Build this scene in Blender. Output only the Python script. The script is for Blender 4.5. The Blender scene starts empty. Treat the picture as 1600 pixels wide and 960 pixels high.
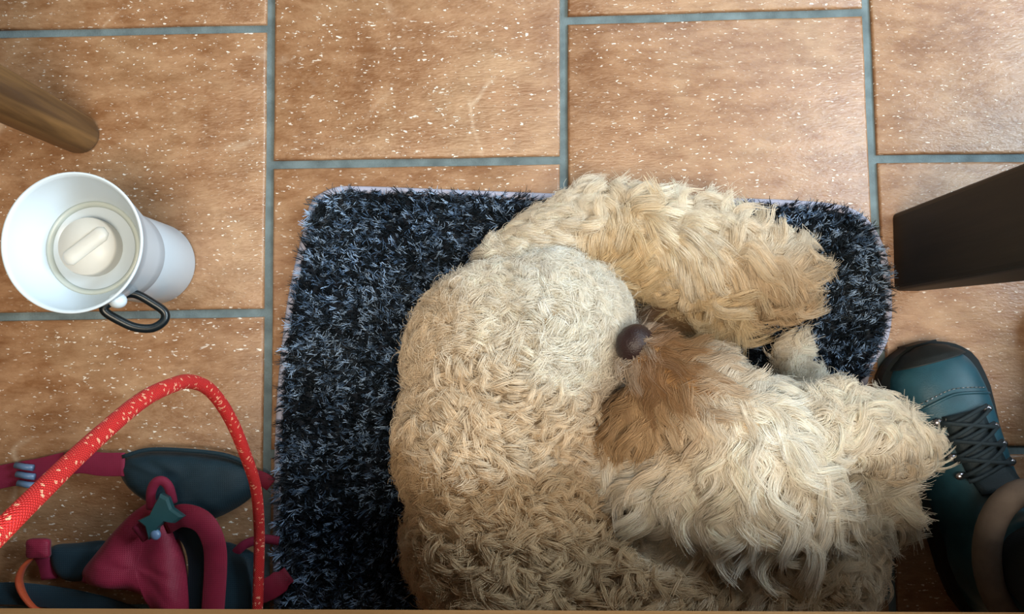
import bpy, bmesh, math, random
import numpy as np
from mathutils import Vector, Matrix

random.seed(7)
rng = np.random.default_rng(11)
S = bpy.context.scene
COL = S.collection

# ------------------------------------------------------------------ camera
FPX = 1400.0
CAM = Vector((0.0, 0.0, 1.0))
FWD = Vector((-0.0143, 0.0571, -1.0)).normalized()
ZC = -FWD
XC = Vector((0, 1, 0)).cross(ZC).normalized()
YC = ZC.cross(XC)
cam_data = bpy.data.cameras.new('camera')
cam_data.sensor_fit = 'HORIZONTAL'
cam_data.sensor_width = 36.0
cam_data.lens = 36.0 * FPX / 1600.0
cam_data.clip_start = 0.02
cam = bpy.data.objects.new('camera', cam_data)
COL.objects.link(cam)
M = Matrix((XC, YC, ZC)).transposed().to_4x4()
M.translation = CAM
cam.matrix_world = M
S.camera = cam

# ------------------------------------------------------------------ light
world = bpy.data.worlds.new('room_light')
S.world = world
world.use_nodes = True
bg = world.node_tree.nodes['Background']
bg.inputs['Color'].default_value = (1.0, 0.86, 0.68, 1)
bg.inputs['Strength'].default_value = 0.02

def area(name, loc, target, sx, sy, energy, col):
    ld = bpy.data.lights.new(name, 'AREA')
    ld.shape = 'RECTANGLE'; ld.size = sx; ld.size_y = sy
    ld.energy = energy; ld.color = col
    o = bpy.data.objects.new(name, ld); COL.objects.link(o)
    o.location = loc
    o.rotation_euler = (Vector(target) - Vector(loc)).to_track_quat('-Z', 'Y').to_euler()
    return o
area('side_window_daylight', (1.84, 0.42, 1.28), (0.2, 0.40, 0.5), 0.9, 1.0, 104, (0.70, 0.88, 1.0))
area('front_window_daylight', (1.05, 2.04, 1.70), (0.7, 0.6, 0.3), 1.2, 1.0, 44, (0.72, 0.89, 1.0))
area('added_overhead_light', (0.10, -0.41, 2.40), (0.10, -0.41, 0), 0.9, 0.66, 50, (1.0, 0.87, 0.68))  # unseen warm light, added overhead so the floor darkens towards the bench

S.view_settings.view_transform = 'Standard'
S.view_settings.look = 'None'
S.view_settings.gamma = 1.0
S.view_settings.use_curve_mapping = False
S.view_settings.exposure = 0.15
S.cycles.diffuse_bounces = 3
S.cycles.max_bounces = 8

# ------------------------------------------------------------------ helpers
def P(px, py, z=0.0):
    """World point at height z measured from a photograph position."""
    d = XC * ((px - 800.0) / FPX) + YC * ((480.0 - py) / FPX) + FWD
    t = (z - CAM.z) / d.z
    return CAM + d * t

def scale_at(z):
    return (CAM.z - z) / FPX        # metres per photograph pixel at height z

def link(o, parent=None):
    COL.objects.link(o)
    if parent is not None:
        o.parent = parent
    return o

def empty(name, loc, label, cat, group=None):
    o = bpy.data.objects.new(name, None)
    o.empty_display_size = 0.05
    o.location = loc
    COL.objects.link(o)
    o['label'] = label; o['category'] = cat
    if group: o['group'] = group
    return o

def mesh_obj(name, verts, faces, mat=None, parent=None, smooth=True, world=True):
    me = bpy.data.meshes.new(name)
    vs = [Vector(v) for v in verts]
    if parent is not None and world:
        off = root_loc(parent)
        vs = [v - off for v in vs]
    me.from_pydata([tuple(v) for v in vs], [], faces)
    me.validate()
    if smooth:
        me.polygons.foreach_set('use_smooth', [True] * len(me.polygons))
    o = bpy.data.objects.new(name, me)
    if mat: me.materials.append(mat)
    link(o, parent)
    return o

def root_loc(o):
    v = Vector((0, 0, 0))
    while o is not None:
        v = v + Vector(o.location)
        o = o.parent
    return v

def recalc(o):
    bm = bmesh.new(); bm.from_mesh(o.data)
    bmesh.ops.recalc_face_normals(bm, faces=bm.faces)
    bm.to_mesh(o.data); bm.free()
    return o

def catmull(pts, n=8, closed=False):
    pts = [np.array(p, float) for p in pts]
    m = len(pts); out = []
    rngs = range(m) if closed else range(m - 1)
    for i in rngs:
        if closed:
            p0, p1, p2, p3 = pts[(i-1) % m], pts[i], pts[(i+1) % m], pts[(i+2) % m]
        else:
            p1, p2 = pts[i], pts[i+1]
            p0 = pts[i-1] if i > 0 else 2*p1 - p2
            p3 = pts[i+2] if i + 2 < m else 2*p2 - p1
        for k in range(n):
            t = k / n
            out.append(0.5*((2*p1) + (-p0+p2)*t + (2*p0-5*p1+4*p2-p3)*t*t + (-p0+3*p1-3*p2+p3)*t**3))
    if not closed: out.append(pts[-1])
    return out

def tube_data(path, radius, seg=12, closed=False, flat=1.0, up=None):
    """Swept tube; radius number or list; flat squeezes along the frame's second axis."""
    n = len(path)
    path = [Vector(p) for p in path]
    rad = radius if hasattr(radius, '__len__') else [radius] * n
    verts, faces = [], []
    prev = None
    for i in range(n):
        if closed: t = path[(i+1) % n] - path[i-1]
        else: t = path[min(i+1, n-1)] - path[max(i-1, 0)]
        t.normalize()
        if up is not None:
            a = Vector(up).cross(t)
            if a.length < 1e-4: a = Vector((1, 0, 0)).cross(t)
        elif prev is None:
            ref = Vector((0, 0, 1)) if abs(t.z) < 0.9 else Vector((1, 0, 0))
            a = ref.cross(t)
        else:
            a = prev - t * prev.dot(t)
        a.normalize(); prev = a
        b = t.cross(a)
        for k in range(seg):
            ang = 2*math.pi*k/seg
            verts.append(path[i] + a*(math.cos(ang)*rad[i]) + b*(math.sin(ang)*rad[i]*flat))
    m = n if closed else n - 1
    for i in range(m):
        for k in range(seg):
            j = (i+1) % n
            faces.append((i*seg+k, i*seg+(k+1) % seg, j*seg+(k+1) % seg, j*seg+k))
    if not closed:
        faces.append(tuple(range(seg-1, -1, -1)))
        faces.append(tuple(range((n-1)*seg, n*seg)))
    return verts, faces

def tube(name, path, radius, mat, parent=None, seg=12, closed=False, flat=1.0, up=None):
    v, f = tube_data(path, radius, seg, closed, flat, up)
    return mesh_obj(name, v, f, mat, parent)

def band(name, path, width, thick, mat, parent=None, side=None):
    """Flat webbing: rectangular section with rounded edges; side gives the width direction (per point or fixed)."""
    n = len(path); path = [Vector(p) for p in path]
    sec = [(-.5, -.25), (-.47, -.5), (.47, -.5), (.5, -.25), (.5, .25), (.47, .5), (-.47, .5), (-.5, .25)]
    verts, faces = [], []
    w = width if hasattr(width, '__len__') else [width]*n
    for i in range(n):
        t = (path[min(i+1, n-1)] - path[max(i-1, 0)]).normalized()
        if side is None:
            s = t.cross(Vector((0, 0, 1)))
        else:
            s = Vector(side[i] if hasattr(side[0], '__len__') else side)
        s = (s - t*s.dot(t)).normalized()
        u = s.cross(t)
        for a, b in sec:
            verts.append(path[i] + s*(a*w[i]) + u*(b*thick))
    k = len(sec)
    for i in range(n-1):
        for j in range(k):
            faces.append((i*k+j, i*k+(j+1) % k, (i+1)*k+(j+1) % k, (i+1)*k+j))
    faces.append(tuple(range(k-1, -1, -1))); faces.append(tuple(range((n-1)*k, n*k)))
    o = mesh_obj(name, verts, faces, mat, parent)
    return recalc(o)

def puff(name, outline, base_z, thick, mat, parent=None, zfun=None, rings=6, n=6, wr=0.0):
    """Padded fabric panel: an outline (photo positions at base_z) filled with a cushioned top and a flat underside."""
    pts = catmull([(a, b) for a, b in outline], n, closed=True)
    w = [P(a, b, base_z) for a, b in pts]
    c = sum(w, Vector((0, 0, 0))) / len(w)
    m = len(w); verts, faces = [], []
    def zf(p): return zfun(p) if zfun else 0.0
    for r in range(rings):
        f = 1.0 - r / rings
        h = thick * (1 - f**4) ** 0.5 if r else 0.0
        for p in w:
            q = c + (p - c) * f
            wv = wr * math.sin(q.x*190 + 3*math.sin(q.y*110)) * math.sin(q.y*150) if r else 0
            verts.append(Vector((q.x, q.y, base_z + h + zf(q) + wv)))
    verts.append(Vector((c.x, c.y, base_z + thick + zf(c))))
    for r in range(rings-1):
        for k in range(m):
            faces.append((r*m+k, r*m+(k+1) % m, (r+1)*m+(k+1) % m, (r+1)*m+k))
    ci = rings*m
    for k in range(m):
        faces.append(((rings-1)*m+k, (rings-1)*m+(k+1) % m, ci))
    b0 = len(verts)
    for p in w: verts.append(Vector((p.x, p.y, base_z - 0.004 + zf(p))))
    for k in range(m):
        faces.append((k, b0+k, b0+(k+1) % m, (k+1) % m))
    verts.append(Vector((c.x, c.y, base_z - 0.004 + zf(c))))
    for k in range(m):
        faces.append((b0+(k+1) % m, b0+k, len(verts)-1))
    return recalc(mesh_obj(name, verts, faces, mat, parent))

def lathe(name, profile, centre, mat, parent=None, seg=64, cap=False):
    verts, faces = [], []
    for r, z in profile:
        for k in range(seg):
            a = 2*math.pi*k/seg
            verts.append(Vector((centre[0]+r*math.cos(a), centre[1]+r*math.sin(a), centre[2]+z)))
    for i in range(len(profile)-1):
        for k in range(seg):
            faces.append((i*seg+k, i*seg+(k+1) % seg, (i+1)*seg+(k+1) % seg, (i+1)*seg+k))
    if cap:
        faces.append(tuple(range(seg-1, -1, -1)))
        faces.append(tuple(range((len(profile)-1)*seg, len(profile)*seg)))
    return mesh_obj(name, verts, faces, mat, parent)

def box_obj(name, lo, hi, mat, parent=None, bevel=0.004):
    bm = bmesh.new()
    bmesh.ops.create_cube(bm, size=1)
    lo, hi = Vector(lo), Vector(hi)
    off = root_loc(parent) if parent is not None else Vector((0, 0, 0))
    for v in bm.verts:
        v.co = Vector(((lo.x+hi.x)/2 + v.co.x*(hi.x-lo.x), (lo.y+hi.y)/2 + v.co.y*(hi.y-lo.y), (lo.z+hi.z)/2 + v.co.z*(hi.z-lo.z))) - off
    if bevel: bmesh.ops.bevel(bm, geom=bm.edges[:], offset=bevel, segments=2, affect='EDGES', profile=0.6)
    me = bpy.data.meshes.new(name); bm.to_mesh(me); bm.free()
    if mat: me.materials.append(mat)
    o = bpy.data.objects.new(name, me); link(o, parent)
    return o

# ------------------------------------------------------------------ materials
class NT:
    def __init__(self, name):
        self.m = bpy.data.materials.new(name); self.m.use_nodes = True
        self.t = self.m.node_tree; self.n = self.t.nodes; self.l = self.t.links
        self.b = self.n['Principled BSDF']
    def add(self, kind, **kw):
        x = self.n.new(kind)
        for k, v in kw.items():
            if k in x.inputs.keys(): x.inputs[k].default_value = v
            else: setattr(x, k, v)
        return x
    def L(self, a, b): self.l.new(a, b)
    def ramp(self, src, stops):
        r = self.n.new('ShaderNodeValToRGB')
        el = r.color_ramp.elements
        while len(el) < len(stops): el.new(0.5)
        for e, (p, c) in zip(el, stops):
            e.position = p; e.color = (*c, 1) if len(c) == 3 else c
        self.L(src, r.inputs[0]); return r
    def mix(self, fac, a, b):
        x = self.n.new('ShaderNodeMix'); x.data_type = 'RGBA'
        for i, s in ((0, fac), (6, a), (7, b)):
            if hasattr(s, 'is_output'): self.L(s, x.inputs[i])
            elif i == 0: x.inputs[0].default_value = s
            else: x.inputs[i].default_value = (*s, 1)
        return x.outputs[2]
    def bump(self, src, strength, dist=0.001):
        b = self.n.new('ShaderNodeBump'); b.inputs['Strength'].default_value = strength
        b.inputs['Distance'].default_value = dist
        self.L(src, b.inputs['Height']); self.L(b.outputs[0], self.b.inputs['Normal'])
        return b

def plain(name, col, rough=0.5, spec=0.5, metal=0.0, noise=0.0, nscale=60, bump=0.0, bscale=400, coat=0.0):
    t = NT(name); b = t.b
    b.inputs['Base Color'].default_value = (*col, 1)
    b.inputs['Roughness'].default_value = rough
    b.inputs['Specular IOR Level'].default_value = spec
    b.inputs['Metallic'].default_value = metal
    b.inputs['Coat Weight'].default_value = coat
    tc = t.add('ShaderNodeTexCoord')
    if noise:
        nz = t.add('ShaderNodeTexNoise', Scale=nscale, Detail=5.0); t.L(tc.outputs['Object'], nz.inputs['Vector'])
        r = t.ramp(nz.outputs[0], [(0.3, tuple(c*(1-noise) for c in col)), (0.7, tuple(min(1, c*(1+noise)) for c in col))])
        t.L(r.outputs[0], b.inputs['Base Color'])
    if bump:
        nb = t.add('ShaderNodeTexNoise', Scale=bscale, Detail=3.0); t.L(tc.outputs['Object'], nb.inputs['Vector'])
        t.bump(nb.outputs[0], bump)
    return t.m

def fabric(name, col, scale=900, rough=0.8, sheen=0.2, noise=0.15):
    t = NT(name); b = t.b
    tc = t.add('ShaderNodeTexCoord')
    w1 = t.add('ShaderNodeTexWave', Scale=scale/6.0, Distortion=0.3); w1.bands_direction = 'X'
    w2 = t.add('ShaderNodeTexWave', Scale=scale/6.0, Distortion=0.3); w2.bands_direction = 'Y'
    t.L(tc.outputs['Object'], w1.inputs['Vector']); t.L(tc.outputs['Object'], w2.inputs['Vector'])
    mx = t.add('ShaderNodeMath', operation='MAXIMUM'); t.L(w1.outputs['Fac'], mx.inputs[0]); t.L(w2.outputs['Fac'], mx.inputs[1])
    nz = t.add('ShaderNodeTexNoise', Scale=35.0, Detail=4.0); t.L(tc.outputs['Object'], nz.inputs['Vector'])
    r = t.ramp(nz.outputs[0], [(0.3, tuple(c*(1-noise) for c in col)), (0.7, tuple(min(1, c*(1+noise)) for c in col))])
    t.L(r.outputs[0], b.inputs['Base Color'])
    b.inputs['Roughness'].default_value = rough
    b.inputs['Sheen Weight'].default_value = sheen*.15
    b.inputs['Specular IOR Level'].default_value = 0.25
    t.bump(mx.outputs[0], 0.35, 0.0006)
    return t.m

def wood(name, c1, c2, axis='X', scale=1.0, rough=0.45):
    t = NT(name); b = t.b
    tc = t.add('ShaderNodeTexCoord'); mp = t.add('ShaderNodeMapping')
    sc = {'X': (2.5, 45, 45), 'Y': (45, 2.5, 45), 'Z': (45, 45, 2.5)}[axis]
    mp.inputs['Scale'].default_value = tuple(s*scale for s in sc)
    t.L(tc.outputs['Object'], mp.inputs['Vector'])
    nz = t.add('ShaderNodeTexNoise', Scale=1.6, Detail=8.0, Roughness=0.62, Distortion=0.5); t.L(mp.outputs[0], nz.inputs['Vector'])
    r = t.ramp(nz.outputs[0], [(0.32, c1), (0.68, c2)])
    t.L(r.outputs[0], b.inputs['Base Color'])
    b.inputs['Roughness'].default_value = rough
    t.bump(nz.outputs[0], 0.25, 0.001)
    return t.m

def tile_material():
    t = NT('terracotta_tile'); b = t.b
    tc = t.add('ShaderNodeTexCoord'); oi = t.add('ShaderNodeObjectInfo')
    off = t.add('ShaderNodeVectorMath', operation='SCALE'); off.inputs[0].default_value = (13.0, 7.0, 3.0)
    t.L(oi.outputs['Random'], off.inputs['Scale'])
    ad = t.add('ShaderNodeVectorMath', operation='ADD'); t.L(tc.outputs['Object'], ad.inputs[0]); t.L(off.outputs[0], ad.inputs[1])
    vec = ad.outputs[0]
    st = t.add('ShaderNodeMapping'); st.inputs['Scale'].default_value = (0.42, 1.0, 1.0); t.L(vec, st.inputs['Vector'])
    big = t.add('ShaderNodeTexNoise', Scale=9.0, Detail=7.0, Roughness=0.62, Distortion=0.6); t.L(vec, big.inputs['Vector'])
    mid = t.add('ShaderNodeTexNoise', Scale=52.0, Detail=9.0, Roughness=0.74); t.L(st.outputs[0], mid.inputs['Vector'])
    r1 = t.ramp(big.outputs[0], [(0.30, (0.165, 0.064, 0.022)), (0.48, (0.265, 0.120, 0.050)), (0.68, (0.35, 0.21, 0.112))])
    r2 = t.ramp(mid.outputs[0], [(0.38, (0.145, 0.060, 0.022)), (0.62, (0.40, 0.245, 0.142))])
    c = t.mix(0.52, r1.outputs[0], r2.outputs[0])
    # pale specks and glints painted into the tile colour, stretched a little
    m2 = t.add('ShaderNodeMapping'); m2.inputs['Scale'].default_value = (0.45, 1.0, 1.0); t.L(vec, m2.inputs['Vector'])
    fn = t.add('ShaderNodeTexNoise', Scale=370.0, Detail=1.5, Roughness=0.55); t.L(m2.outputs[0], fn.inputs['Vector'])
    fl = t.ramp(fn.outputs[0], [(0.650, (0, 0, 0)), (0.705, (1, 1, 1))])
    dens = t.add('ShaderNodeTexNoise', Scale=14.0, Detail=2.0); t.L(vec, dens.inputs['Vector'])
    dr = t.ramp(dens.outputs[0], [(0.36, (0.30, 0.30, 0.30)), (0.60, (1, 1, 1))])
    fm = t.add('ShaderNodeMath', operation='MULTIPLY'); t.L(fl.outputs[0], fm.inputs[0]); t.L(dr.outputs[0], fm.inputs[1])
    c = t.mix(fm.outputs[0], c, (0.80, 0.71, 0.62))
    # pale scratch marks
    ds = t.add('ShaderNodeTexNoise', Scale=6.0, Detail=3.0); t.L(vec, ds.inputs['Vector'])
    mv = t.add('ShaderNodeVectorMath', operation='SCALE'); mv.inputs['Scale'].default_value = 0.20; t.L(ds.outputs['Color'], mv.inputs[0])
    av = t.add('ShaderNodeVectorMath', operation='ADD'); t.L(vec, av.inputs[0]); t.L(mv.outputs[0], av.inputs[1])
    ve = t.add('ShaderNodeTexVoronoi', Scale=5.0); ve.feature = 'DISTANCE_TO_EDGE'; t.L(av.outputs[0], ve.inputs['Vector'])
    vr = t.ramp(ve.outputs['Distance'], [(0.0, (1, 1, 1)), (0.028, (0, 0, 0))])
    mk = t.add('ShaderNodeTexNoise', Scale=11.0, Detail=4.0); t.L(av.outputs[0], mk.inputs['Vector'])
    mr = t.ramp(mk.outputs[0], [(0.56, (0, 0, 0)), (0.72, (0.34, 0.34, 0.34))])
    sm = t.add('ShaderNodeMath', operation='MULTIPLY'); t.L(vr.outputs[0], sm.inputs[0]); t.L(mr.outputs[0], sm.inputs[1])
    c = t.mix(sm.outputs[0], c, (0.74, 0.60, 0.45))
    t.L(c, b.inputs['Base Color'])
    b.inputs['Roughness'].default_value = 0.36
    b.inputs['Specular IOR Level'].default_value = 0.6
    fine = t.add('ShaderNodeTexNoise', Scale=420.0, Detail=3.0); t.L(st.outputs[0], fine.inputs['Vector'])
    s1 = t.add('ShaderNodeMath', operation='ADD'); t.L(fine.outputs[0], s1.inputs[0]); t.L(fm.outputs[0], s1.inputs[1])
    s2 = t.add('ShaderNodeMath', operation='ADD'); t.L(s1.outputs[0], s2.inputs[0]); t.L(mid.outputs[0], s2.inputs[1])
    t.bump(s2.outputs[0], 0.55, 0.0012)
    return t.m

def hair_material(name, rough=0.55, trans=0.35, spec=0.3, spread=0.0):
    t = NT(name); n = t.n
    at = t.add('ShaderNodeAttribute', attribute_name='hair_colour')
    b = t.b
    t.L(at.outputs['Color'], b.inputs['Base Color'])
    b.inputs['Roughness'].default_value = rough
    b.inputs['Specular IOR Level'].default_value = spec
    tr = t.add('ShaderNodeBsdfTranslucent'); t.L(at.outputs['Color'], tr.inputs['Color'])
    mx = t.add('ShaderNodeMixShader'); mx.inputs[0].default_value = trans
    t.L(b.outputs[0], mx.inputs[1]); t.L(tr.outputs[0], mx.inputs[2])
    t.L(mx.outputs[0], n['Material Output'].inputs['Surface'])
    return t.m

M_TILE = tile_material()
M_GROUT = plain('grout', (0.120, 0.155, 0.165), 0.85, 0.2, noise=0.3, nscale=45, bump=0.5, bscale=500)
M_WHITE = plain('white_plastic', (0.54, 0.62, 0.69), 0.25, 0.5, noise=0.03, nscale=12)
M_CREAM = plain('cream_silicone', (0.54, 0.53, 0.49), 0.4, 0.4, noise=0.04, nscale=40)
M_BLACKMETAL = plain('black_anodised_metal', (0.006, 0.009, 0.011), 0.30, 0.35, noise=0.2)
M_PALE = plain('pale_grey_plastic', (0.42, 0.47, 0.45), 0.35, 0.5, noise=0.03)
M_BURGUNDY = fabric('burgundy_nylon', (0.19, 0.009, 0.028), 900, 0.6, 0.3)
M_WEBBING = fabric('burgundy_webbing', (0.17, 0.009, 0.034), 1800, 0.65, 0.25)
M_NAVY = fabric('navy_nylon', (0.007, 0.021, 0.031), 900, 0.6, 0.3)
M_ORANGE = fabric('orange_red_webbing', (0.35, 0.05, 0.015), 1500, 0.7, 0.2)
M_BUCKLE = plain('dark_teal_plastic', (0.012, 0.05, 0.055), 0.35, 0.5, noise=0.1)
M_BLUEPLASTIC = plain('blue_grey_plastic', (0.10, 0.16, 0.26), 0.35, 0.5, noise=0.1)
M_BENCH = wood('oiled_bench_wood', (0.28, 0.13, 0.04), (0.42, 0.22, 0.08), 'X')
M_STOOL = wood('brown_stool_wood', (0.055, 0.025, 0.008), (0.20, 0.10, 0.032), 'Z')
M_DARKWOOD = wood('dark_stained_wood', (0.005, 0.0036, 0.0024), (0.016, 0.011, 0.008), 'Z', 1.4, 0.6)
M_LEATHER = plain('teal_black_leather', (0.016, 0.068, 0.098), 0.42, 0.5, noise=0.2, nscale=50, bump=0.25, bscale=700)
M_RUBBER = plain('black_rubber', (0.010, 0.013, 0.014), 0.6, 0.35, noise=0.2, nscale=80, bump=0.3, bscale=500)
M_TONGUE = plain('black_tongue_mesh', (0.010, 0.020, 0.026), 0.6, 0.4, noise=0.2, bump=0.4, bscale=1200)
M_LACE = fabric('black_lace', (0.015, 0.026, 0.034), 3000, 0.55, 0.2)
M_HOOK = plain('dull_steel', (0.45, 0.42, 0.45), 0.28, 0.5, metal=1.0, noise=0.1)
M_COLLAR = plain('taupe_suede_collar', (0.16, 0.125, 0.105), 0.85, 0.2, noise=0.15, bump=0.5, bscale=900)
M_TROUSER = fabric('black_trouser', (0.010, 0.012, 0.014), 1200, 0.9, 0.1)
M_BINDING = fabric('pale_lavender_binding', (0.36, 0.36, 0.46), 1500, 0.85, 0.2)
M_RUGBASE = plain('charcoal_rug_backing', (0.012, 0.015, 0.022), 0.95, 0.1, noise=0.3)
M_SKIN = plain('dog_undercoat', (0.52, 0.42, 0.30), 0.9, 0.1, noise=0.2, nscale=30)
M_NOSE = plain('brown_nose_leather', (0.026, 0.013, 0.013), 0.42, 0.4, noise=0.25, nscale=90, bump=0.6, bscale=700)
M_EYE = plain('dark_brown_eye', (0.02, 0.01, 0.006), 0.08, 0.6, noise=0.1)
M_FUR = hair_material('curly_cream_fur', 0.6, 0.38, 0.25)
M_PILE = hair_material('rug_pile', 0.42, 0.15, 0.55)

# ------------------------------------------------------------------ floor of staggered tiles
floor = mesh_obj('floor', [(-2.0, -0.86, -0.004), (2.0, -0.86, -0.004), (2.0, 2.2, -0.004), (-2.0, 2.2, -0.004),
                           (-2.0, -0.86, -0.06), (2.0, -0.86, -0.06), (2.0, 2.2, -0.06), (-2.0, 2.2, -0.06)],
                 [(0, 1, 2, 3), (7, 6, 5, 4), (0, 4, 5, 1), (1, 5, 6, 2), (2, 6, 7, 3), (3, 7, 4, 0)], M_GROUT, smooth=False)
floor['kind'] = 'structure'
floor['label'] = 'grey grout bed of the staggered terracotta tile floor'

def vline(a, b):
    p, q = P(*a), P(*b)
    k = (q.x - p.x) / (q.y - p.y)
    return (p.x - k*p.y, k)                    # x = c + k*y
V1 = vline((423, 0), (416.5, 670)); V2 = vline((881, 10), (881.2, 280)); V3 = vline((1354, 10), (1367.5, 310))
PITCH = 0.3286
VL = [(V1[0] - PITCH*2, V1[1]), (V1[0] - PITCH, V1[1]), V1, V2, V3, (V3[0] + PITCH, V3[1]*.6), (V3[0] + 2*PITCH, V3[1]*.5)]
def hline(a, b):
    p, q = P(*a), P(*b)
    k = (q.y - p.y) / (q.x - p.x)
    return (p.y - k*p.x, k)                    # y = c + k*x
H_COL = [hline((0, 53-0), (415, 44)), hline((0, 52.5), (415, 44)), hline((430, 257), (872, 250)), hline((890, 31), (1345, 18)),
         hline((1372, 248), (1600, 246)), hline((1372, 20), (1600, 18))]
H_COL[0] = (H_COL[1][0] + PITCH*.5, H_COL[1][1])
JW = 0.0092
def corner(v, h):
    y = (h[0] + h[1]*v[0]) / (1 - h[1]*v[1]); return Vector((v[0] + v[1]*y, y, 0))
def tile(c00, c10, c11, c01):
    """One slab, slightly cushioned edges; corners counter-clockwise."""
    c = (c00 + c10 + c11 + c01) / 4
    cs = [c00 - c, c10 - c, c11 - c, c01 - c]
    lift = random.uniform(-0.0006, 0.0006)
    verts, faces = [], []
    n = 6
    outer = []
    for i in range(4):
        a, b = cs[i], cs[(i+1) % 4]
        for k in range(n):
            f = k/n
            p = a.lerp(b, f)
            j = 0 if k == 0 else random.uniform(-.0006, .0006)
            outer.append(p * (1 + j*4))
    def ring(inset, z):
        for p in outer:
            L = p.length
            q = Vector((p.x - inset*(1 if p.x > 0 else -1)*min(1, abs(p.x)/0.1), p.y - inset*(1 if p.y > 0 else -1)*min(1, abs(p.y)/0.1), z))
            verts.append(q)
    m = len(outer)
    for ins, z in ((0, -0.012), (0, -0.0022), (0.0010, -0.0006), (0.0032, 0.0)):
        ring(ins, z + lift)
    for r in range(3):
        for k in range(m):
            faces.append((r*m+k, r*m+(k+1) % m, (r+1)*m+(k+1) % m, (r+1)*m+k))
    faces.append(tuple(range(3*m, 4*m)))
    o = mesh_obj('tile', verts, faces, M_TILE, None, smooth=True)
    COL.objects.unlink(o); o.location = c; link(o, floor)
    return o
for ci in range(6):
    va, vb = VL[ci], VL[ci+1]
    hc = H_COL[ci]
    for ri in range(-4, 3):
        h0 = (hc[0] + ri*PITCH*0.9915 + JW/2, hc[1]); h1 = (hc[0] + (ri+1)*PITCH*0.9915 - JW/2, hc[1])
        a = (va[0] + JW/2, va[1]); b = (vb[0] - JW/2, vb[1])
        tile(corner(a, h0), corner(b, h0), corner(b, h1), corner(a, h1))

# ------------------------------------------------------------------ room shell around the photographed corner
M_WALL = plain('warm_white_plaster', (0.18, 0.135, 0.09), 0.9, 0.2, noise=0.05, nscale=8, bump=0.2, bscale=150)
M_CEIL = plain('white_ceiling_paint', (0.62, 0.58, 0.52), 0.9, 0.2, noise=0.03, nscale=8)
M_FRAME = plain('white_window_frame', (0.75, 0.75, 0.73), 0.4, 0.4, noise=0.03)
def struct(name, lo, hi, mat):
    o = box_obj(name, lo, hi, mat, None, 0); o['kind'] = 'structure'; return o
RX, RY0, RY1, RH = 1.92, -0.78, 2.12, 2.5
struct('wall_back', (-RX-.1, RY0-.1, -.06), (RX+.1, RY0, RH), M_WALL)
struct('wall_left', (-RX-.1, RY0, -.06), (-RX, RY1, RH), M_WALL)
struct('wall_right', (RX, RY0, -.06), (RX+.1, RY1, RH), M_WALL)
struct('wall_front', (-RX-.1, RY1, -.06), (RX+.1, RY1+.1, RH), M_WALL)
struct('ceiling', (-RX-.1, RY0-.1, RH), (RX+.1, RY1+.1, RH+.08), M_CEIL)

# ------------------------------------------------------------------ bench the photographer sits on (front edge shows at the bottom)
SEAT_Z = 0.45
e0, e1 = P(0, 949, SEAT_Z-.035), P(1600, 954, SEAT_Z-.035)
bench = empty('bench', ((e0.x+e1.x)/2, e0.y-0.2, 0), 'brown wooden bench whose front edge runs along the bottom of the picture', 'bench')
yb = (e0.y + e1.y) / 2
box_obj('seat_board', (-1.25, yb-0.40, SEAT_Z-0.035), (1.25, yb, SEAT_Z), M_BENCH, bench, 0.004)
for sx in (-1.1, 1.1):
    for sy in (-0.36, -0.05):
        box_obj('leg', (sx-0.03, yb+sy-0.03, 0), (sx+0.03, yb+sy+0.03, SEAT_Z-0.03), M_BENCH, bench, 0.004)
box_obj('back_panel', (-1.25, yb-0.44, 0.0), (1.25, yb-0.40, 0.95), M_BENCH, bench, 0.004)

# ------------------------------------------------------------------ stool with round tapered legs (upper left)
f0 = P(128, 212, 0)
stool = empty('stool', (f0.x-0.15, f0.y+0.15, 0), 'brown wooden stool with a round tapered leg behind the white bottle', 'stool')
def round_leg(x, y):
    prof = [(0.001, 0.0), (0.016, 0.0), (0.021, 0.003), (0.0225, 0.010), (0.0235, 0.05), (0.0245, 0.12), (0.026, 0.22), (0.028, 0.32), (0.028, 0.43)]
    return lathe('leg', prof, (x, y, 0), M_STOOL, stool, 40)
for dx, dy in ((0, 0), (-0.3, 0), (0, 0.3), (-0.3, 0.3)):
    round_leg(f0.x+dx, f0.y+dy)
lathe('seat', [(0.001, 0.425), (0.2, 0.425), (0.215, 0.432), (0.22, 0.445), (0.215, 0.458), (0.2, 0.465), (0.001, 0.465)], (f0.x-0.15, f0.y+0.15, 0), M_STOOL, stool, 64)

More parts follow.
